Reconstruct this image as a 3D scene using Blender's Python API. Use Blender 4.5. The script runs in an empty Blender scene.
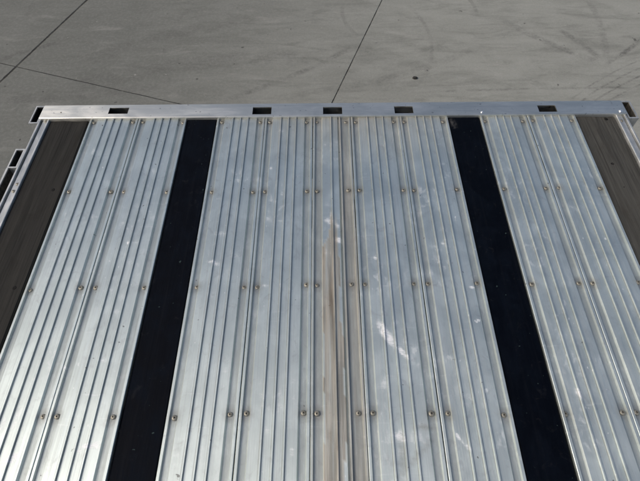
import bpy, bmesh, math, random
from mathutils import Vector, Matrix, noise
R = math.radians
random.seed(7)
S = 0.932            # survey units -> metres
H = 1.445            # deck height above the ground
scene = bpy.context.scene
C = scene.collection

# ------------------------------------------------------------------ camera
cam_d = bpy.data.cameras.new("camera")
cam = bpy.data.objects.new("camera", cam_d); C.objects.link(cam)
cam_d.sensor_fit = 'HORIZONTAL'; cam_d.sensor_width = 36.0
cam_d.lens = 36.0*481/640
cam_d.clip_start = 0.02; cam_d.clip_end = 500
P, Y, RO = 0.9784891560745955, 0.01329244102589735, -0.017805131440386323
CX, CY, CH = -0.0398514126934925, -1.674592611553239, 1.518142555208245
cam.matrix_world = (Matrix.Translation((CX*S, CY*S, CH*S+H)) @ Matrix.Rotation(Y, 4, 'Z')
                    @ Matrix.Rotation(math.pi/2-P, 4, 'X') @ Matrix.Rotation(RO, 4, 'Z'))
scene.camera = cam

# ------------------------------------------------------------------ light
SUN_EL, SUN_AZ = R(41), R(-103)          # azimuth from +Y, negative = to the left
world = bpy.data.worlds.new("World"); scene.world = world; world.use_nodes = True
wn = world.node_tree; bg = wn.nodes['Background']
sky = wn.nodes.new('ShaderNodeTexSky'); sky.sky_type = 'NISHITA'; sky.sun_disc = False
sky.sun_elevation = SUN_EL; sky.sun_rotation = SUN_AZ
sky.air_density = 1.0; sky.dust_density = 6.0; sky.ozone_density = 0.3
wn.links.new(sky.outputs[0], bg.inputs[0]); bg.inputs[1].default_value = 0.145
sun_d = bpy.data.lights.new("sun", 'SUN'); sun_d.energy = 1.1; sun_d.angle = R(44); sun_d.color = (1, .995, .975)
sun = bpy.data.objects.new("sun", sun_d); C.objects.link(sun)
sd = Vector((math.sin(SUN_AZ)*math.cos(SUN_EL), math.cos(SUN_AZ)*math.cos(SUN_EL), math.sin(SUN_EL)))
sun.rotation_euler = sd.to_track_quat('Z', 'Y').to_euler()
sun.location = (-4, 4, 8)
vs = scene.view_settings
vs.view_transform = 'Standard'; vs.look = 'None'; vs.gamma = 1; vs.use_curve_mapping = False
vs.exposure = 0.0
RM = Matrix.Rotation(Y, 3, 'Z') @ Matrix.Rotation(math.pi/2-P, 3, 'X') @ Matrix.Rotation(RO, 3, 'Z')
def inv(u, v, z=0.0):
    """survey: photograph measurement -> place on the level z (survey units)"""
    d = RM @ Vector(((u-320)/481, -(v-240.5)/481, -1))
    s = (z-CH)/d.z
    return CX+d.x*s, CY+d.y*s

# ------------------------------------------------------------------ node helpers
class N:
    def __init__(s, name):
        s.m = bpy.data.materials.new(name); s.m.use_nodes = True
        s.t = s.m.node_tree; s.b = s.t.nodes['Principled BSDF']
    def node(s, typ, **k):
        n = s.t.nodes.new(typ)
        for a, v in k.items(): setattr(n, a, v)
        return n
    def inp(s, sock, v):
        if hasattr(v, 'default_value') or isinstance(v, bpy.types.NodeSocket): s.t.links.new(v, sock)
        else: sock.default_value = v
    def math(s, op, a, b=0.0, c=None, clamp=False):
        n = s.node('ShaderNodeMath', operation=op, use_clamp=clamp)
        s.inp(n.inputs[0], a); s.inp(n.inputs[1], b)
        if c is not None: s.inp(n.inputs[2], c)
        return n.outputs[0]
    def coord(s, scale=(1, 1, 1), rot=(0, 0, 0), loc=(0, 0, 0)):
        if not hasattr(s, 'tc'): s.tc = s.node('ShaderNodeTexCoord')
        m = s.node('ShaderNodeMapping'); s.t.links.new(s.tc.outputs['Object'], m.inputs[0])
        m.inputs['Scale'].default_value = scale; m.inputs['Rotation'].default_value = rot; m.inputs['Location'].default_value = loc
        return m.outputs[0]
    def noise(s, scale, vec=None, detail=4, rough=.6, dist=0.0):
        n = s.node('ShaderNodeTexNoise'); n.inputs['Scale'].default_value = scale
        n.inputs['Detail'].default_value = detail; n.inputs['Roughness'].default_value = rough
        n.inputs['Distortion'].default_value = dist
        s.t.links.new(vec if vec is not None else s.coord(), n.inputs['Vector'])
        return n.outputs[0]
    def ramp(s, v, lo, hi, a=0.0, b=1.0):
        n = s.node('ShaderNodeMapRange', interpolation_type='SMOOTHSTEP')
        s.inp(n.inputs[0], v); n.inputs[1].default_value = lo; n.inputs[2].default_value = hi
        n.inputs[3].default_value = a; n.inputs[4].default_value = b
        return n.outputs[0]
    def mix(s, f, a, b):
        n = s.node('ShaderNodeMix', data_type='RGBA')
        s.inp(n.inputs[0], f)
        for k, v in ((6, a), (7, b)):
            if isinstance(v, tuple): v = (*v, 1) if len(v) == 3 else v
            s.inp(n.inputs[k], v)
        return n.outputs[2]
    def vec(s, x, y, z):
        n = s.node('ShaderNodeCombineXYZ')
        for k, v in enumerate((x, y, z)): n.inputs[k].default_value = v
        return n.outputs[0]
    def attr(s, name):
        n = s.node('ShaderNodeAttribute', attribute_name=name); return n.outputs['Fac']
    def bump(s, h, dist, strength=1.0, prev=None):
        n = s.node('ShaderNodeBump'); n.inputs['Strength'].default_value = strength; n.inputs['Distance'].default_value = dist
        s.inp(n.inputs['Height'], h)
        if prev is not None: s.t.links.new(prev, n.inputs['Normal'])
        return n.outputs[0]
    def out(s, **k):
        for a, v in k.items():
            a = a.replace('_', ' ')
            if isinstance(v, tuple) and len(v) == 3: v = (*v, 1)
            s.inp(s.b.inputs[a], v)
        return s.m

# ------------------------------------------------------------------ materials
def m_plank():
    s = N('ribbed_aluminium')
    streak = s.noise(1, s.coord((260, 3.0, 30)), 5, .65)          # drawing lines along the planks
    streak2 = s.noise(1, s.coord((60, .8, 8)), 3, .6)
    cloud = s.noise(7, s.coord((1.6, 1, 1)), 5, .6, .6)
    blot = s.noise(26, s.coord((1, .8, 1)), 6, .65, 1.2)
    fine = s.noise(210, s.coord((1, .5, 1)), 3, .7)
    base = s.mix(s.ramp(cloud, .35, .7), (.53, .595, .58), (.62, .69, .675))
    base = s.mix(s.math('MULTIPLY', s.ramp(streak, .42, .72), .35), base, (.38, .40, .43))
    base = s.mix(s.math('MULTIPLY', s.ramp(streak2, .5, .75), .35), base, (.60, .67, .69))
    dirt = s.math('MULTIPLY', s.ramp(blot, .54, .72), .30)
    base = s.mix(dirt, base, (.33, .34, .35))
    # scratches crossing the ribs
    scr = None
    for k, (ang, sc) in enumerate(((35, 1), (-28, 1.4), (70, 1.2))):
        w = s.noise(1, s.coord((7*sc, 170*sc, 3), (0, 0, R(ang)), (k*3.1, k*1.7, 0)), 2, .5)
        m = s.ramp(w, .70, .76)
        scr = m if scr is None else s.math('MAXIMUM', scr, m)
    scr = s.math('MULTIPLY', scr, s.ramp(s.noise(4, s.coord(loc=(5, 2, 0))), .45, .6))
    # speckle of small pale nicks
    nick = s.math('MULTIPLY', s.ramp(s.noise(75, s.coord((1, .6, 1)), 2, .5), .71, .75), s.ramp(s.noise(5, s.coord(loc=(9, 4, 0))), .46, .6))
    pale = s.math('MULTIPLY', s.ramp(s.noise(34, s.coord((1.3, .8, 1), loc=(1, 1, 0)), 6, .7, .35), .52, .66),
                  s.ramp(s.noise(5.5, s.coord((1, .8, 1), loc=(3, 8, 0)), 2), .5, .66))
    sa = s.attr('scuff')
    rubs = s.ramp(s.noise(1, s.coord((60, 260, 20), (0, 0, R(24)), (1, 7, 0)), 5, .7, .5), .36, .58, .28, 1)
    scuff = s.math('MULTIPLY', rubs, s.ramp(s.math('MULTIPLY', sa, s.ramp(s.noise(85, s.coord((1, 1, 1), loc=(2, 0, 0)), 6, .75, .8), .25, .75, .15, 1.9)), .16, .62), 1.0)
    scuff = s.math('MULTIPLY', scuff, s.ramp(sa, .1, .95, .15, 1), clamp=True)
    white = s.math('MAXIMUM', scuff, s.math('MULTIPLY', scr, .30))
    white = s.math('MAXIMUM', white, s.math('MULTIPLY', nick, .55))
    white = s.math('MAXIMUM', white, s.math('MULTIPLY', s.math('MULTIPLY', pale, rubs), .45))
    base = s.mix(white, base, (.86, .87, .88))
    spots = s.math('MULTIPLY', s.ramp(s.noise(48, s.coord(loc=(6, 6, 0)), 2, .5), .75, .775), .75)
    base = s.mix(spots, base, (.12, .12, .12))
    # rusty brown run-off staining
    st = s.math('MULTIPLY', s.attr('stain'), s.ramp(s.noise(1, s.coord((120, 3, 10), loc=(3, 3, 0)), 5, .6), .22, .55, .45, 1), clamp=True)
    brown = s.mix(s.ramp(s.noise(1, s.coord((85, 4, 5)), 6, .65), .38, .62), (.115, .088, .060), (.33, .28, .215))
    base = s.mix(st, base, brown)
    g = s.math('MULTIPLY', s.attr('grime_shade'), s.ramp(s.noise(90, None, 4, .7), .3, .6, .5, 1), clamp=True)
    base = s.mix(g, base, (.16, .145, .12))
    gv = s.math('MULTIPLY', s.math('MULTIPLY', s.attr('groove'), .75), s.ramp(s.noise(12, s.coord((6, 1, 1), loc=(5, 5, 0)), 5, .7), .28, .6, .45, 1))  # groove dirt that also paints in the dark, shaded rib lines
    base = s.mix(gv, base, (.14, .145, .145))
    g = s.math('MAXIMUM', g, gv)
    metal = s.math('SUBTRACT', .93, s.math('ADD', s.math('MULTIPLY', st, .6), s.math('ADD', s.math('MULTIPLY', white, .45), s.math('MULTIPLY', g, .5))), clamp=True)
    rough = s.math('ADD', s.ramp(cloud, .3, .7, .42, .47), s.math('ADD', s.math('MULTIPLY', s.ramp(streak, .3, .7), .08), s.math('MULTIPLY', s.math('ADD', st, white), .18)))
    n = s.bump(streak, .0004, .5)
    n = s.bump(s.noise(9, s.coord((1.5, .7, 1)), 3, .5), .003, .18, n)
    n = s.bump(fine, .0003, .4, n)
    return s.out(Base_Color=base, Metallic=metal, Roughness=rough, Normal=n, Anisotropic=.5, Tangent=s.vec(1, 0, 0))

def m_rail():
    s = N('polished_rail_aluminium')
    a = s.noise(1, s.coord((3, 200, 30)), 5, .6)
    c = s.noise(5, s.coord((1, 3, 1)), 5, .65, .5)
    base = s.mix(s.ramp(c, .35, .7), (.63, .63, .575), (.80, .79, .725))
    base = s.mix(s.math('MULTIPLY', s.ramp(a, .5, .75), .35), base, (.36, .37, .39))
    sp = s.math('MULTIPLY', s.ramp(s.noise(60, None, 2, .5), .68, .74), .6)
    base = s.mix(sp, base, (.2, .2, .2))
    n = s.bump(a, .0005, .5)
    n = s.bump(s.noise(7, s.coord((1, 2, 1)), 2), .004, .3, n)
    return s.out(Base_Color=base, Metallic=.92, Roughness=s.ramp(c, .3, .7, .30, .40), Normal=n, Anisotropic=.85, Tangent=s.vec(0, 1, 0))

def m_side():
    s = N('weathered_side_aluminium')
    c = s.noise(18, s.coord((2, .6, 1)), 5, .65, .4)
    a = s.noise(1, s.coord((200, 4, 60)), 4, .6)
    base = s.mix(s.ramp(c, .3, .7), (.38, .40, .40), (.56, .575, .57))
    base = s.mix(s.math('MULTIPLY', s.ramp(a, .5, .7), .4), base, (.28, .28, .28))
    return s.out(Base_Color=base, Metallic=.75, Roughness=s.ramp(c, .3, .7, .42, .56), Normal=s.bump(a, .0005, .5))

def m_wood(name, tone):
    s = N(name)
    g = s.noise(1, s.coord((150, 3.5, 40)), 6, .7, .4)
    g2 = s.noise(1, s.coord((30, 1.6, 10)), 4, .6, .8)
    b = s.noise(9, s.coord((1.5, .8, 1)), 5, .6, .8)
    base = s.mix(s.ramp(g, .3, .7), (.030, .030, .0275), (.064, .064, .059))
    base = s.mix(s.math('MULTIPLY', s.ramp(g2, .45, .7), .5), base, (.078, .076, .068))
    base = s.mix(s.math('MULTIPLY', s.ramp(b, .5, .75), .5), base, (.034, .031, .026))
    crack = s.ramp(s.noise(1, s.coord((210, 2.0, 40), loc=(4, 4, 0)), 3, .6), .70, .75)
    base = s.mix(s.math('MULTIPLY', crack, .7), base, (.012, .011, .010))
    if tone != 1:
        base = s.mix(1.0-tone, base, (.003, .003, .0035))
    n = s.bump(g, .002, .6)
    return s.out(Base_Color=base, Roughness=.9, Specular_IOR_Level=.12, Normal=n)

def m_black():
    s = N('black_coated_strip')
    c = s.noise(13, s.coord((1.4, .8, 1)), 5, .6, .6)
    g = s.noise(1, s.coord((90, 2.5, 10)), 4, .6)
    base = s.mix(s.ramp(c, .35, .75), (.0004, .0012, .0034), (.0014, .0032, .0072))
    base = s.mix(s.math('MULTIPLY', s.ramp(g, .5, .75), .3), base, (.006, .007, .010))
    sp = s.ramp(s.noise(85, s.coord(loc=(7, 2, 0)), 1, .5), .76, .79)
    sm = s.math('MULTIPLY', s.ramp(s.noise(30, s.coord((1, 1, 1), loc=(2, 9, 0)), 6, .7, 1), .58, .72), .05)
    base = s.mix(s.math('MULTIPLY', sp, .14), base, (.20, .30, .29))
    base = s.mix(sm, base, (.12, .12, .12))
    sc = s.math('MULTIPLY', s.attr('scuff'), s.ramp(s.noise(80, None, 5, .7), .35, .6), clamp=True)
    base = s.mix(sc, base, (.4, .4, .39))
    return s.out(Base_Color=base, Roughness=s.ramp(c, .3, .7, .55, .7), Specular_IOR_Level=.06, Normal=s.bump(g, .0015, .4))

def m_plain(name, col, rough=.6, metal=0.0, var=.25, scale=60, spec=.5):
    s = N(name)
    n = s.noise(scale, None, 5, .65)
    dark = tuple(c*(1-var) for c in col); light = tuple(min(1, c*(1+var)) for c in col)
    base = s.mix(s.ramp(n, .3, .7), dark, light)
    return s.out(Base_Color=base, Roughness=rough, Metallic=metal, Specular_IOR_Level=spec, Normal=s.bump(n, .0006, .4))

JOINTS = [((87, 0), (0, 82), .0145), ((0, 63), (185, 105), .0055), ((382, 0), (332, 103), .0065)]
GZ = -H/S
def m_ground():
    s = N('worn_concrete')
    co = s.coord()
    sx = s.node('ShaderNodeSeparateXYZ'); s.t.links.new(co, sx.inputs[0])
    X, Yc = sx.outputs[0], sx.outputs[1]
    wob = s.math('MULTIPLY', s.math('SUBTRACT', s.noise(3.5, None, 5, .6), .5), .05)
    big = s.noise(.55, s.coord(loc=(4.4, .6, 0)), 3, .5)
    mid = s.noise(2.6, s.coord((.8, 1.5, 1), (0, 0, R(-20))), 6, .62, .7)
    swirl = s.noise(1, s.coord((1.6, 5.5, 1), (0, 0, R(-24))), 6, .68, 1.2)
    swirl2 = s.noise(1, s.coord((1.5, 11, 1), (0, 0, R(32)), (3, 3, 0)), 6, .68, .9)
    fine = s.noise(95, None, 6, .75)
    agg = s.noise(260, None, 3, .7)
    # concrete tone runs darker to the left, paler to the right
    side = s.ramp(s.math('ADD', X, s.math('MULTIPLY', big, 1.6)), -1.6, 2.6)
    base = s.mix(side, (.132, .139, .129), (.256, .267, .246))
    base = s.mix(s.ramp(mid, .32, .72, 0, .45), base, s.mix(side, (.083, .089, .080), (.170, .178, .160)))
    base = s.mix(s.ramp(swirl, .46, .72, 0, .48), base, (.092, .098, .088))
    base = s.mix(s.ramp(swirl2, .50, .75, 0, .32), base, (.100, .105, .096))
    base = s.mix(s.ramp(s.noise(1, s.coord((1.5, 6, 1), (0, 0, R(-18)), (8, 1, 0)), 5, .65, .8), .56, .74, 0, .26), base, (.34, .34, .32))
    base = s.mix(s.math('MULTIPLY', s.ramp(s.noise(130, s.coord(loc=(1, 9, 0)), 2, .5), .64, .72), .55), base, (.05, .05, .048))
    # curved tyre marks, each a band of some circle, broken by wear
    wear = s.ramp(s.noise(6, None, 5, .7), .34, .62)
    tread = s.ramp(s.noise(1, s.coord((38, 38, 1)), 2, .5), .35, .6, .45, 1)
    def arc(p, q, sag, w, k):
        (x0, y0), (x1, y1) = [tuple(c*S for c in inv(*a, GZ)) for a in (p, q)]
        dx, dy = x1-x0, y1-y0; L = math.hypot(dx, dy); sag = sag*L
        rad = (L*L/4+sag*sag)/(2*abs(sag)); sg = 1 if sag > 0 else -1
        mx, my = (x0+x1)/2, (y0+y1)/2; nx, ny = -dy/L*sg, dx/L*sg
        cx, cy = mx-nx*(rad-abs(sag)), my-ny*(rad-abs(sag))
        ax = s.math('SUBTRACT', X, cx); ay = s.math('SUBTRACT', Yc, cy)
        d = s.math('SQRT', s.math('ADD', s.math('MULTIPLY', ax, ax), s.math('MULTIPLY', ay, ay)))
        d = s.math('ABSOLUTE', s.math('SUBTRACT', s.math('ADD', d, s.math('MULTIPLY', wob, .5)), rad))
        band = s.ramp(d, w*.3, w, 1, 0)
        # keep it to its stretch
        t = s.math('ADD', s.math('MULTIPLY', s.math('SUBTRACT', X, mx), dx/L), s.math('MULTIPLY', s.math('SUBTRACT', Yc, my), dy/L))
        band = s.math('MULTIPLY', band, s.ramp(s.math('ABSOLUTE', t), L*.38, L*.62, 1, 0))
        return s.math('MULTIPLY', s.math('MULTIPLY', band, wear), k)
    arcs = [((232, 98), (352, 47), -.03, .045, .55), ((300, 94), (480, 46), -.05, .06, .35),
            ((578, 104), (640, 68), .03, .014, .8), ((586, 108), (645, 74), .03, .014, .8), ((594, 112), (650, 80), .03, .012, .7), ((570, 100), (640, 60), .03, .012, .5),
            ((606, 64), (645, 36), -.02, .035, .8), ((606, 64), (500, 18), .05, .06, .5), ((606, 64), (560, 30), -.04, .05, .5), ((606, 64), (586, -4), -.05, .05, .35),
            ((426, 92), (640, 88), .01, .02, .5), ((60, 92), (320, 60), .08, .16, .35), ((0, 60), (60, 42), .03, .05, .55),
            ((170, 80), (190, 8), .12, .03, .35), ((343, 5), (356, 34), -.1, .03, .4), ((0, 100), (170, 84), -.03, .09, .4),
            ((90, 60), (250, 20), .05, .14, .3)]
    tot = None
    for a in arcs:
        m = arc(*a); tot = m if tot is None else s.math('MAXIMUM', tot, m)
    base = s.mix(s.math('MULTIPLY', s.math('MULTIPLY', tot, tread), .95), base, (.062, .062, .060))
    # saw-cut joints
    j = None
    for (p, q, w) in JOINTS:
        (x0, y0), (x1, y1) = [tuple(c*S for c in inv(*a, GZ)) for a in (p, q)]
        L = math.hypot(x1-x0, y1-y0); nx, ny = -(y1-y0)/L, (x1-x0)/L
        d = s.math('ADD', s.math('MULTIPLY', s.math('SUBTRACT', X, x0), nx), s.math('MULTIPLY', s.math('SUBTRACT', Yc, y0), ny))
        d = s.math('ABSOLUTE', s.math('ADD', d, s.math('MULTIPLY', wob, .10)))
        edge = s.ramp(s.math('SUBTRACT', d, s.math('MULTIPLY', s.math('SUBTRACT', s.noise(22, None, 4, .7), .5), w*1.1)), w*.35, w*1.05, 1, 0)
        j = edge if j is None else s.math('MAXIMUM', j, edge)
    base = s.mix(s.ramp(fine, .35, .70, 0, .52), base, s.mix(.5, base, (.08, .08, .078)))
    base = s.mix(s.ramp(s.noise(34, s.coord(loc=(2, 2, 0)), 5, .7),   .42, .68, 0, .10), base, (.38, .38, .36))
    base = s.mix(s.math('MULTIPLY', s.ramp(agg, .58, .72), .30), base, (.33, .33, .31))
    chips = s.math('MULTIPLY', s.ramp(s.noise(17, s.coord(loc=(3, 0, 0)), 2, .5), .74, .77), .40)
    base = s.mix(chips, base, (.38, .38, .36))
    base = s.mix(s.math('MULTIPLY', s.ramp(s.noise(13, s.coord(loc=(0, 5, 0)), 2, .5), .735, .76), .7), base, (.04, .04, .04))
    base = s.mix(s.math('MULTIPLY', j, s.ramp(s.noise(5, None, 3, .6), .3, .6, .62, .95)), base, (.012, .012, .011))
    h = s.math('SUBTRACT', s.math('MULTIPLY', fine, .0012), s.math('MULTIPLY', j, .008))
    n = s.bump(h, 1.0, .8)
    return s.out(Base_Color=base, Roughness=.88, Specular_IOR_Level=.3, Normal=n)

M = dict(plank=m_plank(), rail=m_rail(), side=m_side(), wood=m_wood('weathered_hardwood', 1), wood_dark=m_wood('darker_hardwood', .42), black=m_black(), ground=m_ground(),
         screw=m_plain('zinc_screw', (.27, .26, .22), .58, .7, .35, 300),
         bright=m_plain('bright_bolt', (.85, .86, .86), .22, 1.0, .08, 200),
         recess=m_plain('dark_recess', (.05, .045, .035), .8, 0, .4, 300),
         inner=m_plain('recess_shade_black', (.008, .008, .008), .9, 0, .4, 40, .2),  # black that stands for the darkness in slots, pockets and bolt holes
         frame=m_plain('painted_black_steel', (.02, .02, .022), .55, 0, .3, 30),
         gusset=m_plain('dark_grey_gusset', (.032, .032, .029), .8, 0, .4, 60, .2),  # even dark grey, darker than the pocket frame
         gap_dark=m_plain('dirty_gap_shade', (.030, .0285, .025), .9, 0, .5, 80, .2),  # dirty near-black colour for the shade inside pockets and rub-rail gap
         pebble=m_plain('dark_pebble', (.02, .02, .019), .9, 0, .4, 90))

# ------------------------------------------------------------------ mesh helpers
def W(x, y, z): return (x*S, y*S, z*S+H)
class MB:
    def __init__(s): s.v = []; s.f = []; s.mi = []; s.cur = 0
    def add(s, vs, fs):
        n = len(s.v); s.v += [W(*p) for p in vs]; s.f += [tuple(i+n for i in f) for f in fs]; s.mi += [s.cur]*len(fs)
    def box(s, x0, x1, y0, y1, z0, z1):
        s.add([(x, y, z) for z in (z0, z1) for y in (y0, y1) for x in (x0, x1)],
              [(0, 2, 3, 1), (4, 5, 7, 6), (0, 1, 5, 4), (2, 6, 7, 3), (0, 4, 6, 2), (1, 3, 7, 5)])
    def strip(s, prof, ys, jitter=None, caps=True):
        """closed profile [(x,z)] swept along the list of y"""
        n = len(prof); vs = []
        for y in ys:
            for (x, z) in prof:
                vs.append((x, y, z) if jitter is None else jitter(x, y, z))
        fs = [(i*n+k, i*n+(k+1) % n, (i+1)*n+(k+1) % n, (i+1)*n+k) for i in range(len(ys)-1) for k in range(n)]
        if caps:
            fs += [tuple(range(n))[::-1], tuple((len(ys)-1)*n+k for k in range(n))]
        s.add(vs, fs)
    def plate(s, x0, x1, y0, y1, z0, z1, holes):
        """flat plate with rectangular holes right through it"""
        xs = sorted({x0, x1, *[h[0] for h in holes], *[h[1] for h in holes]})
        ysl = sorted({y0, y1, *[h[2] for h in holes], *[h[3] for h in holes]})
        def solid(i, j):
            if i < 0 or j < 0 or i >= len(xs)-1 or j >= len(ysl)-1: return False
            cx, cy = (xs[i]+xs[i+1])/2, (ysl[j]+ysl[j+1])/2
            return not any(h[0] < cx < h[1] and h[2] < cy < h[3] for h in holes)
        for i in range(len(xs)-1):
            for j in range(len(ysl)-1):
                if not solid(i, j): continue
                a, b, c, d = xs[i], xs[i+1], ysl[j], ysl[j+1]
                s.add([(a, c, z1), (b, c, z1), (b, d, z1), (a, d, z1)], [(0, 1, 2, 3)])
                s.add([(a, c, z0), (b, c, z0), (b, d, z0), (a, d, z0)], [(3, 2, 1, 0)])
                for (ni, nj, p, q) in ((i-1, j, (a, d), (a, c)), (i+1, j, (b, c), (b, d)), (i, j-1, (a, c), (b, c)), (i, j+1, (b, d), (a, d))):
                    if not solid(ni, nj):
                        s.add([(*p, z0), (*q, z0), (*q, z1), (*p, z1)], [(0, 1, 2, 3)])
    def build(s, name, mats, parent=None, smooth=False, merge=True):
        me = bpy.data.meshes.new(name); me.from_pydata(s.v, [], s.f)
        mats = mats if isinstance(mats, (list, tuple)) else [mats]
        for m in mats: me.materials.append(m)
        me.polygons.foreach_set('material_index', s.mi)
        bm = bmesh.new(); bm.from_mesh(me)
        if merge: bmesh.ops.remove_doubles(bm, verts=bm.verts, dist=1e-6)
        bmesh.ops.recalc_face_normals(bm, faces=bm.faces)
        bm.to_mesh(me); bm.free()
        if smooth: me.polygons.foreach_set('use_smooth', [True]*len(me.polygons))
        o = bpy.data.objects.new(name, me); C.objects.link(o)
        if parent is not None:
            o.parent = parent
            if parent.parent is None and parent.type == 'EMPTY': o.location = -parent.location
        return o
def tag(o, label=None, cat=None, group=None, kind=None):
    for k, v in (('label', label), ('category', cat), ('group', group), ('kind', kind)):
        if v: o[k] = v
    return o

# ------------------------------------------------------------------ the ground
g = bpy.data.meshes.new('concrete_ground')
G = 150
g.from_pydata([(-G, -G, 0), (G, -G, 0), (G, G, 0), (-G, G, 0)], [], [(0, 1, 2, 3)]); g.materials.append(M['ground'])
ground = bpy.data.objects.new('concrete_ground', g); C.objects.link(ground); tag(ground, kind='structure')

# ------------------------------------------------------------------ the trailer
trailer = bpy.data.objects.new('flatbed_trailer', None); C.objects.link(trailer)
trailer.location = (0, -3*S, 0); trailer.empty_display_size = .3
tag(trailer, 'flatbed trailer deck of ribbed aluminium planks with black and wooden strips', 'trailer')

FAR, NEAR = .029, -4.6
# fine steps where the photograph looks, coarse behind the camera
YS = [FAR-i*.0125 for i in range(0, 130)]; YS += [YS[-1]-.06*k for k in range(1, 6)]; YS += [YS[-1]-.4, (YS[-1]-.4+NEAR)/2, NEAR]
CHN, RISE = -.0075, .0055      # channel floor, rib height
def rib(x, w=.0040, h=RISE, t=.0017):
    return [(x-w/2-t-.0028, 0), (x-w/2-t, 0), (x-w/2, h), (x+w/2, h), (x+w/2+t, 0), (x+w/2+t+.0028, 0)]
def densify(p, step=.008):
    out = []
    for a, b in zip(p, p[1:]):
        out.append(a); n = int(abs(b[0]-a[0])/step)
        for k in range(1, n+1): out.append((a[0]+(b[0]-a[0])*k/(n+1), a[1]+(b[1]-a[1])*k/(n+1)))
    out.append(p[-1]); return out
def profile(x0, x1, kind='wide'):
    g_ = .0012
    a, b = x0+g_, x1-g_
    if kind == 'wide':
        k = (x1-x0)/.222
        p = [(a, -.028), (a, -.001), (a+.0015, .0005), (a+.0085, .0005), (a+.0115, CHN), (x0+.0325*k, CHN), (x0+.0365*k, 0)]
        for r in (.075, .110, .1445): p += rib(x0+r*k)
        p += [(x0+.1835*k, 0), (x0+.1885*k, CHN), (x0+.2085*k, CHN), (x0+.2115*k, .0005), (b-.0015, .0005), (b, -.001), (b, -.028)]
    else:
        p = [(a, -.028), (a, -.001), (a+.0015, .0005), (a+.0075, .0005), (a+.0105, CHN), (-.0465, CHN), (-.0425, 0)]
        p += rib(-.003) + [(.0255, 0), (.0305, CHN), (.0335, CHN), (.035, .001), (.0395, .001), (.0415, CHN), (.0755, CHN), (.0785, .0005), (b-.0015, .0005), (b, -.001), (b, -.028)]
    return densify(p)

# marks seen on the planks: pixel in the survey photo, half sizes (m along the mark, across), turn in degrees, strength
SCUFF = [(386,334,.055,.016,-62,1.0),(402,352,.035,.010,-50,.9),(382,312,.012,.006,-20,.8),(375,258,.010,.005,-20,.9),(380,262,.008,.004,0,.6),
 (384,384,.030,.012,80,.45),(399,436,.020,.018,20,.7),(404,440,.010,.008,0,.7),(458,437,.016,.006,-60,.9),(468,447,.018,.008,-50,.6),
 (471,287,.022,.006,-25,.8),(444,244,.014,.004,-25,.8),(450,247,.012,.004,-10,.6),(446,230,.035,.010,70,.35),
 (220,234,.045,.020,5,.42),(213,244,.028,.008,0,.5),(212,262,.026,.007,-8,.6),(217,265,.020,.005,-10,.6),(206,281,.018,.008,20,.35),(236,276,.020,.010,15,.3),
 (268,219,.012,.012,30,.6),(280,220,.016,.007,0,.55),(291,230,.014,.006,0,.3),(264,286,.026,.005,14,.6),(276,310,.008,.004,0,.8),(281,131,.020,.016,20,.5),(271,168,.008,.014,0,.6),
 (95,216,.020,.006,-20,.6),(92,217,.012,.012,0,.5),(66,239,.010,.008,0,.7),(62,233,.018,.010,0,.4),(56,248,.014,.008,0,.5),(52,260,.050,.010,0,.3),
 (128,243,.010,.006,60,1.0),(136,243,.026,.006,5,.45),(110,250,.012,.008,0,.4),(148,226,.024,.008,0,.3),(150,212,.020,.008,-20,.4),(122,297,.030,.030,40,.3),(116,312,.020,.016,40,.4),
 (13,458,.030,.010,38,1.0),(18,454,.018,.006,30,.9),(88,446,.034,.007,18,.9),(80,450,.016,.006,40,.8),(96,447,.020,.006,-20,.7),(103,360,.022,.010,20,.5),(65,368,.020,.012,-30,.5),(34,380,.020,.010,45,.35),
 (267,430,.012,.012,30,.5),(292,452,.010,.012,0,.6),(293,381,.014,.010,0,.5),(176,455,.014,.012,0,.4),(225,370,.014,.010,30,.5),
 (330,221,.020,.034,60,.55),(338,240,.012,.022,80,.9),(327,205,.022,.012,40,.4),(337,226,.010,.016,0,.7),(326,252,.010,.020,0,.5),(331,215,.006,.020,0,.5),
 (386,211,.012,.003,0,.9),(370,214,.008,.010,0,.4),(377,226,.010,.020,0,.4),(340,172,.006,.006,0,.4),
 (596,391,.010,.008,0,.4),(578,392,.012,.014,50,.7),(581,398,.008,.012,0,.6),(600,371,.010,.004,0,.5),(533,230,.010,.008,0,.4),(571,207,.016,.010,0,.35),
 (325,145,.008,.006,0,.7),(358,160,.016,.008,60,.3),(388,137,.014,.006,0,.4),(392,161,.020,.008,50,.3),(440,195,.010,.005,0,.4),
 (160,330,.018,.010,0,.3),(30,400,.03,.010,60,.3),(8,352,.02,.01,0,.4),(450,300,.04,.012,20,.25),(545,330,.02,.01,10,.3)]
MARKS = [(*inv(u, v), a, b, math.cos(R(t)), math.sin(R(t)), k) for (u, v, a, b, t, k) in SCUFF]
GRIME = [(*inv(u, v), a, b, 1, 0, k) for (u, v, a, b, k) in
 [(425,427,.030,.010,.4),(403,457,.012,.05,.3),(330,434,.006,.014,.5),(328,396,.006,.010,.35),(337,450,.004,.03,.3)]]
DIAG = (inv(400, 475), inv(432, 440))       # a dark rub mark running slantwise
def field(marks, x, y):
    s_ = 0
    for (mx, my, a, b, c, s, k) in marks:
        dx, dy = x-mx, y-my
        if abs(dx) > .08 or abs(dy) > .08: continue
        u, v = (dx*c+dy*s)/a, (-dx*s+dy*c)/b
        q = u*u+v*v
        if q < 3: s_ = max(s_, k*math.exp(-q*1.1)*1.25)
    return s_
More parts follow.
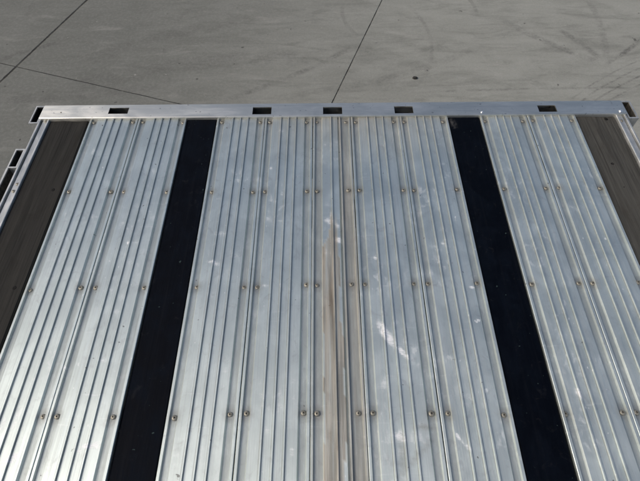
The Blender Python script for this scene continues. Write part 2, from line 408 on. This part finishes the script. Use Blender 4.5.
def stain(x, y):
    v = 0
    y0 = inv(331, 212)[1]
    wob = .006*math.sin(y*9)+.004*math.sin(y*23+1)
    if y < y0+.02:
        t = min(1, (y0+.02-y)/.10)
        t2 = min(1, max(0, (y0-y)/.28))
        t3 = min(1, max(0, (inv(331, 250)[1]+.02-y)/.04+1))
        l, r = -.0435+(1-t3)*.026+wob*.3, -.004
        if l < x < r: v = max(v, min(.88, t*1.3)*(.82+.3*noise.noise(Vector((x*60, y*5, 3)))))
        if r <= x < -.004+.026*t2**.5+wob: v = max(v, .72*min(1, t2*2.5))
    if .032 < x < .086: v = max(v, .50+.25*noise.noise(Vector((x*20, y*3, 0))))
    if -.085 < x < -.045: v = max(v, .22)
    if y > -.30:                        # dull brownish film at the far end, thickest in the middle
        v = max(v, .42*max(0, (y+.30)/.33)**1.3*math.exp(-((x-.1)/.42)**2)+.10*max(0, (y+.30)/.33))
    return v
SCREWS = [
 {1:(94,122.5),2:(133,122),3:(143,122),4:(183,122.5),5:(222,122),6:(260.5,122),7:(270,122),8:(306.5,122),9:(317,122),10:(345.8,122),11:(355.5,122),12:(393.5,121.5),13:(404,121.5),14:(443,121.5),15:(485,121),16:(523,121),17:(533,120.3),18:(572,120.3)},
 {1:(69,191.5),2:(111,191.5),3:(124,191.7),4:(167,192),5:(212,192),6:(253,192),7:(265,191.5),8:(307,191),9:(317,191),10:(348.3,190),11:(359.5,190),12:(403.5,190),13:(414,190),14:(457,189),15:(504,188.5),16:(546,188),17:(559,187.5),18:(600,188)},
 {1:(30,290),2:(80.5,287.5),3:(95.5,287.5),4:(144,287.5),5:(197,287),6:(244,287),7:(257,287),8:(306.5,284.5),9:(317,285),10:(351.5,284),11:(365,284),12:(414,283.5),13:(428,283.5),14:(477,283),15:(532,284),16:(579,283),17:(593,283),18:(638.5,282)},
 {2:(43,416.5),3:(57,416.5),4:(113,417),5:(174.5,418),6:(230,414.5),7:(246.5,413.5),8:(303.5,413),9:(317,413.5),10:(358.5,413.3),11:(373,413),12:(431.5,413.5),13:(448,413.5),14:(504,415),15:(565.5,414),16:(622.5,412.5),17:(636.5,412.5)}]
SC = {}
for rw in SCREWS:
    for k, (u, v) in rw.items(): SC.setdefault(k, []).append(inv(u, v, CHN+.003))
ALLS = [p for l in SC.values() for p in l]

def paint(o):
    me = o.data
    A = {n: [0.0]*len(me.vertices) for n in ('scuff', 'stain', 'grime_shade', 'groove')}
    feet = [f for q in RIBS for f in (q-.0037, q+.0037)]
    for i, v in enumerate(me.vertices):
        x, y = v.co.x/S, v.co.y/S
        if y < -1.75: continue
        zl = (v.co.z-H)/S
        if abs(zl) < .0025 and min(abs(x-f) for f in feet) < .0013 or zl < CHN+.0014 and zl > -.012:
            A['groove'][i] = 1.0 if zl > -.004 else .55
        A['scuff'][i] = field(MARKS, x, y)
        A['stain'][i] = stain(x, y)
        gr = field(GRIME, x, y)
        (ax, ay), (bx, by) = DIAG
        t = ((x-ax)*(bx-ax)+(y-ay)*(by-ay))/((bx-ax)**2+(by-ay)**2)
        if -.1 < t < 1.1:
            d = abs((x-ax)*(by-ay)-(y-ay)*(bx-ax))/math.hypot(bx-ax, by-ay)
            if d < .012: gr = max(gr, .35*(1-d/.012))
        for (sx, sy) in ALLS:
            d = math.hypot(x-sx, (y-sy)*.8)
            if d < .026: gr = max(gr, .75*(1-d/.026))
        if y > .012: gr = max(gr, .5*(y-.012)/.015)  # painted shadow line on the plank ends under the rail lip
        A['grime_shade'][i] = gr
    for n in A:
        me.attributes.new(n, 'FLOAT', 'POINT').data.foreach_set('value', A[n])

def screw_mesh(name, r, h, mat, dark, slot=True):
    """low domed washer-head screw with a cross recess; its origin is at the seat"""
    bm = bmesh.new(); n = 20
    rings = [(1.0, -.25), (1.0, .25), (.93, .50), (.74, .80), (.34, 1.0), (.30, .98)]
    vs = [[bm.verts.new((r*q*math.cos(2*math.pi*k/n), r*q*math.sin(2*math.pi*k/n), h*z)) for k in range(n)] for q, z in rings]
    for a, b in zip(vs, vs[1:]):
        for k in range(n): bm.faces.new((a[k], a[(k+1) % n], b[(k+1) % n], b[k])).smooth = True
    # socket
    deep = [bm.verts.new((v.co.x*(.95 if k % 5 else .7), v.co.y*(.95 if k % 5 else .7), h*.45)) for k, v in enumerate(vs[-1])]
    for k in range(n):
        f = bm.faces.new((vs[-1][k], vs[-1][(k+1) % n], deep[(k+1) % n], deep[k])); f.material_index = 1
    f = bm.faces.new(deep); f.material_index = 1
    bmesh.ops.recalc_face_normals(bm, faces=bm.faces)
    me = bpy.data.meshes.new(name); bm.to_mesh(me); bm.free()
    me.materials.append(mat); me.materials.append(dark); return me
screw_me = screw_mesh('screw', .0082*S, .0042*S, M['screw'], M['recess'])
bolt_me = screw_mesh('bolt', .0085*S, .0055*S, M['bright'], M['bright'])
def fastener(name, me, x, y, z, parent, tilt=.10, sc=1.0):
    o = bpy.data.objects.new(name, me); C.objects.link(o); o.parent = parent
    w = Vector(W(x, y, z))
    if parent == trailer: w -= trailer.location
    o.location = w
    o.rotation_euler = (random.uniform(-tilt, tilt), random.uniform(-tilt, tilt), random.uniform(0, 6.28)); o.scale = (sc, sc, sc)
    return o

X = [-1.113, -.8885, -.666, -.5255, -.3045, -.0845, .0865, .3115, .5335, .6805, .8945, 1.1150]
PLK = [(X[0], X[1], 1, 2), (X[1], X[2], 3, 4), (X[3], X[4], 5, 6), (X[4], X[5], 7, 8), (X[5], X[6], 9, 10),
       (X[6], X[7], 11, 12), (X[7], X[8], 13, 14), (X[9], X[10], 15, 16), (X[10], X[11], 17, 18)]
for i, (x0, x1, ka, kb) in enumerate(PLK):
    narrow = i == 4
    prof = profile(x0, x1, 'narrow' if narrow else 'wide')
    ph = i*1.7
    def jit(x, y, z, ph=ph, i=i):       # plates are never dead flat or dead straight
        w = .0012*math.sin(y*1.9+ph)+.0006*math.sin(y*6.1+ph*2)
        e = .0022*math.exp(-((y-FAR)/.05)**2)*math.sin(ph*3)
        return (x+.0006*math.sin(y*2.7+ph), y+(.002*math.sin(ph*5) if y > FAR-.001 else 0), z+(w if z > -.02 else 0)*.6)
    k_ = (x1-x0)/.222
    RIBS = [-.003] if narrow else [x0+q*k_ for q in (.075, .110, .1445)]
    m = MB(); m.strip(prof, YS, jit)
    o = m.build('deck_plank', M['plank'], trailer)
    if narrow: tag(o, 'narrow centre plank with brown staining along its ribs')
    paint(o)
    for k in (ka, kb):
        for (sx, sy) in SC.get(k, []):
            if not (x0+.006 < sx < x1-.006): sx = min(max(sx, x0+.022), x1-.022)
            fastener('screw', screw_me, sx, sy, CHN+.0008+.001*math.sin(sy*9), o, sc=random.uniform(.92, 1.14))

# black strips, lying a little under the planks
for (x0, x1) in ((X[2], X[3]), (X[8], X[9])):
    m = MB(); ys = [FAR-.002]+[FAR-i*.04 for i in range(1, 44)]+[NEAR]
    a, b = x0+.002, x1-.002
    top = [(a+.004+(b-a-.008)*k/12, -.006) for k in range(13)]
    m.strip([(a, -.035), (a, -.009)]+top+[(b, -.009), (b, -.035)], ys)
    o = m.build('black_strip', M['black'], trailer)
    at = o.data.attributes.new('scuff', 'FLOAT', 'POINT')
    sx, sy = inv(452, 121.5)
    for i, v in enumerate(o.data.vertices):
        at.data[i].value = .20*math.exp(-((v.co.x/S-sx-.004)/.010)**2-((v.co.y/S-sy+.003)/.015)**2) if x0 > 0 else 0
# wooden boards along both edges
for sgn in (-1, 1):
    x0, x1 = (-1.3000, -1.1225) if sgn < 0 else (1.1180, 1.2985)
    def jw(x, y, z): return (x+.0012*math.sin(y*5+x*9)*(1 if z > -.02 else 0), y, z+.0012*math.sin(y*3+x*8))
    m = MB(); ys = [FAR-.003-i*.05 for i in range(0, 36)]+[NEAR]
    top = [(x0+.005+(x1-x0-.010)*k/10, -.008-.0008*math.cos(k*.9)) for k in range(11)]
    m.strip([(x0, -.04), (x0, -.012)]+top+[(x1, -.012), (x1, -.04)], ys, jw)
    o = m.build('wooden_board', M['wood_dark' if sgn < 0 else 'wood'], trailer)  # left board takes the darker mix of the same wood
    for (u, v) in (((32, 190), (53, 190), (14.5, 288)) if sgn < 0 else ((612.5, 164), (623, 187), (606, 119))):
        bx, by = inv(u, v, -.008)
        me = bpy.data.meshes.get('sunken_bolt')
        if me is None:
            me = screw_mesh('sunken_bolt', .0080*S, .0010*S, M['inner'], M['inner'])  # flat black disc paints the dark of the bolt hole
        fastener('sunken_bolt', me, bx, by, -.0072, o, .03)

# side rails with stake pockets and rub rail
def side_prof(s):
    p = [(1.3015, -.05), (1.3015, -.001), (1.303, .001), (1.3085, .001), (1.3105, -.004), (1.3310, -.004), (1.3320, -.014), (1.3365, -.014),
         (1.3375, .002), (1.3390, .0035), (1.3455, .0035), (1.3470, .002), (1.3470, -.13), (1.3420, -.13), (1.3420, -.05)]
    return [(s*x, z) for x, z in p]
for s in (-1, 1):
    dx = 0 if s < 0 else -.001
    m = MB(); m.strip([(x+dx, z) for x, z in side_prof(s)], [FAR-.001, -.6, -1.2, NEAR])
    o = m.build('side_rail', M['side'], trailer)
    pts = ((46, 121.5), (17.5, 184), (13.5, 191)) if s < 0 else ((621.5, 120.5),)
    for (u, v) in pts:
        sx, sy = inv(u, v, -.002); fastener('screw', screw_me, sx, sy, -.0034, o, sc=.95)
    # stake pockets: a bottomless box each, flush with the top
    off = 0 if s < 0 else .006
    def pocket(y0, y1, xi, xo, taper):
        m = MB(); a, b = sorted((s*xi, s*xo)); t = .006
        m.plate(a, b, y0, y1, -.10, .002, [(a+t, b-t, y0+t*1.2, y1-t*1.2)])
        m.cur = 1                       # dark dirty liners added, painting the pocket's inner shade
        for (p, q, e, f_) in ((a+t, a+t+.0012, y0+t*1.2, y1-t*1.2), (b-t-.0012, b-t, y0+t*1.2, y1-t*1.2), (a+t, b-t, y0+t*1.2, y0+t*1.2+.0012), (a+t, b-t, y1-t*1.2-.0012, y1-t*1.2)):
            m.box(p, q, e, f_, -.099, -.003)
        m.cur = 2
        if taper:                       # gusset running down and back under the pocket
            q = s*xi
            vs = [(a, y0+.001, -.101), (b, y0+.001, -.101), (q, y0+.001, -.21), (a, y1-.001, -.101), (b, y1-.001, -.101), (q, y1-.001, -.21)]
            m.add(vs, [(0, 1, 2), (3, 5, 4), (0, 3, 4, 1), (1, 4, 5, 2), (0, 2, 5, 3)])
        m.cur = 1
        m.box(a+t+.0005, b-t-.0005, y0+t*1.3, y1-t*1.3, -.098, -.092)
        return m.build('stake_pocket', [M['side'], M['inner'] if taper and s < 0 else M['gap_dark'], M['gusset']], trailer)
    pocket(.004, .122, 1.3475+off*.6, 1.3900+off, True)
    y = -.158
    while y > -4.4:
        pocket(y-.112, y, 1.3475, 1.3900, False); y -= .60
    # rub rail on the outside, its spacers and the channel web under it
    m = MB()
    x0, x1 = sorted((s*1.3835, s*1.3915))
    m.box(x0, x1, NEAR, -.2705, -.075, .0015)
    m.cur = 1; xi = s*1.3830
    x0, x1 = sorted((xi, xi-s*.0012)); m.box(x0, x1, NEAR, -.2705, -.073, -.004)  # dark inner sheet paints the shade of the gap
    m.build('rub_rail', [M['side'], M['gap_dark']], trailer)
    m = MB(); y = -.158
    while y > -4.4:
        a, b = sorted((s*1.3475, s*1.3830))
        m.box(a, b, y-.60+.0005, y-.112-.0005, -.080, -.074); y -= .60
    m.build('rub_rail_web', M['gap_dark'], trailer)

# end rail: hollow extrusion with slots cut in the top
RZ = .010
def rinv(u, v): return inv(u, v, RZ)
slots = []
for (ua, ub, va, vb) in ((110, 129.3, 107.8, 113.7), (253, 271.7, 107.2, 114.2), (323, 342, 107, 114), (394, 412.5, 106.3, 113.2), (537, 555, 105.3, 111.7)):
    (xa, ya), (xb, _) = rinv(ua, va), rinv(ub, va)
    (xc, yb) = rinv((ua+ub)/2, vb)
    slots.append((xa, xb, yb, ya))
yf, yb_ = .110, .030
m = MB()
m.plate(-1.3460, 1.3470, yb_+.0065, yf, RZ-.006, RZ, slots)
# rolled inner lip over the plank ends, outer wall, inner wall
lip = [(yb_+.0065, RZ), (yb_+.0065, RZ-.006), (yb_+.004, -.05), (yb_-.001, -.05), (yb_-.0035, RZ-.005), (yb_-.002, RZ-.001), (yb_+.001, RZ+.001), (yb_+.004, RZ+.001)]
vs = []; n = len(lip)
for x in (-1.3460, 1.3470): vs += [(x, y, z) for y, z in lip]
m.add(vs, [(k, (k+1) % n, n+(k+1) % n, n+k) for k in range(n)]+[tuple(range(n))[::-1], tuple(range(n, 2*n))])
m.box(-1.3460, 1.3470, yf+.0002, yf+.006, -.20, RZ-.001)
end_rail = m.build('end_rail', M['rail'], trailer)
m = MB(); m.box(-1.34, 1.34, yb_+.008, yf-.001, -.17, -.16); m.box(-1.34, 1.34, yb_+.006, yb_+.008, -.17, -.010)
m.build('rail_lining', M['inner'], end_rail)  # inner floor and wall coloured black to paint the slots' darkness
for (u, v, me, z, sc) in ((620.8, 111, bolt_me, RZ, 1.0), (482, 112, bolt_me, RZ, .7), (61, 112.5, screw_me, RZ, .45)):
    bx, by = rinv(u, v); fastener('bolt', me, bx, by, z, end_rail, .12, sc)

# what carries the deck: crossmembers, two long beams, an end beam and the landing legs
for k in range(11):
    y = -.02-.42*k
    m = MB(); m.box(-1.33, 1.33, y-.05, y+.02, -.055, -.045); m.box(-1.33, 1.33, y-.018, y-.012, -.14, -.055); m.box(-1.33, 1.33, y-.05, y+.02, -.15, -.14)
    m.build('crossmember', M['frame'], trailer)
for x in (-.5, .5):
    m = MB(); m.box(x-.07, x+.07, NEAR, .02, -.170, -.155); m.box(x-.006, x+.006, NEAR, .02, -.50, -.170); m.box(x-.07, x+.07, NEAR, .02, -.515, -.50)
    m.build('main_beam', M['frame'], trailer)
m = MB(); m.box(-1.2, 1.2, .025, .085, -.42, -.205)
m.build('end_beam', M['frame'], trailer)
for x in (-.5, .5):
    m = MB(); m.box(x-.05, x+.05, -2.2, -2.1, GZ+.045, -.516); m.box(x-.12, x+.12, -2.27, -2.03, GZ+.002, GZ+.044)
    m.build('landing_leg', M['frame'], trailer)

# ------------------------------------------------------------------ small stone on the concrete
sx, sy = inv(415, 78.3, GZ)
bm = bmesh.new(); bmesh.ops.create_icosphere(bm, subdivisions=3, radius=1)
for v in bm.verts:
    d = 1+.25*noise.noise(v.co*1.7)+.12*noise.noise(v.co*4)
    v.co = Vector((v.co.x*.024*d, v.co.y*.016*d, max(v.co.z, -.55)*.012*d+.0062))
me = bpy.data.meshes.new('pebble'); bm.to_mesh(me); bm.free(); me.materials.append(M['pebble'])
me.polygons.foreach_set('use_smooth', [True]*len(me.polygons))
peb = bpy.data.objects.new('pebble', me); C.objects.link(peb); peb.location = (sx*S, sy*S, 0)
tag(peb, 'small dark pebble lying alone on the grey concrete beyond the deck', 'pebble')
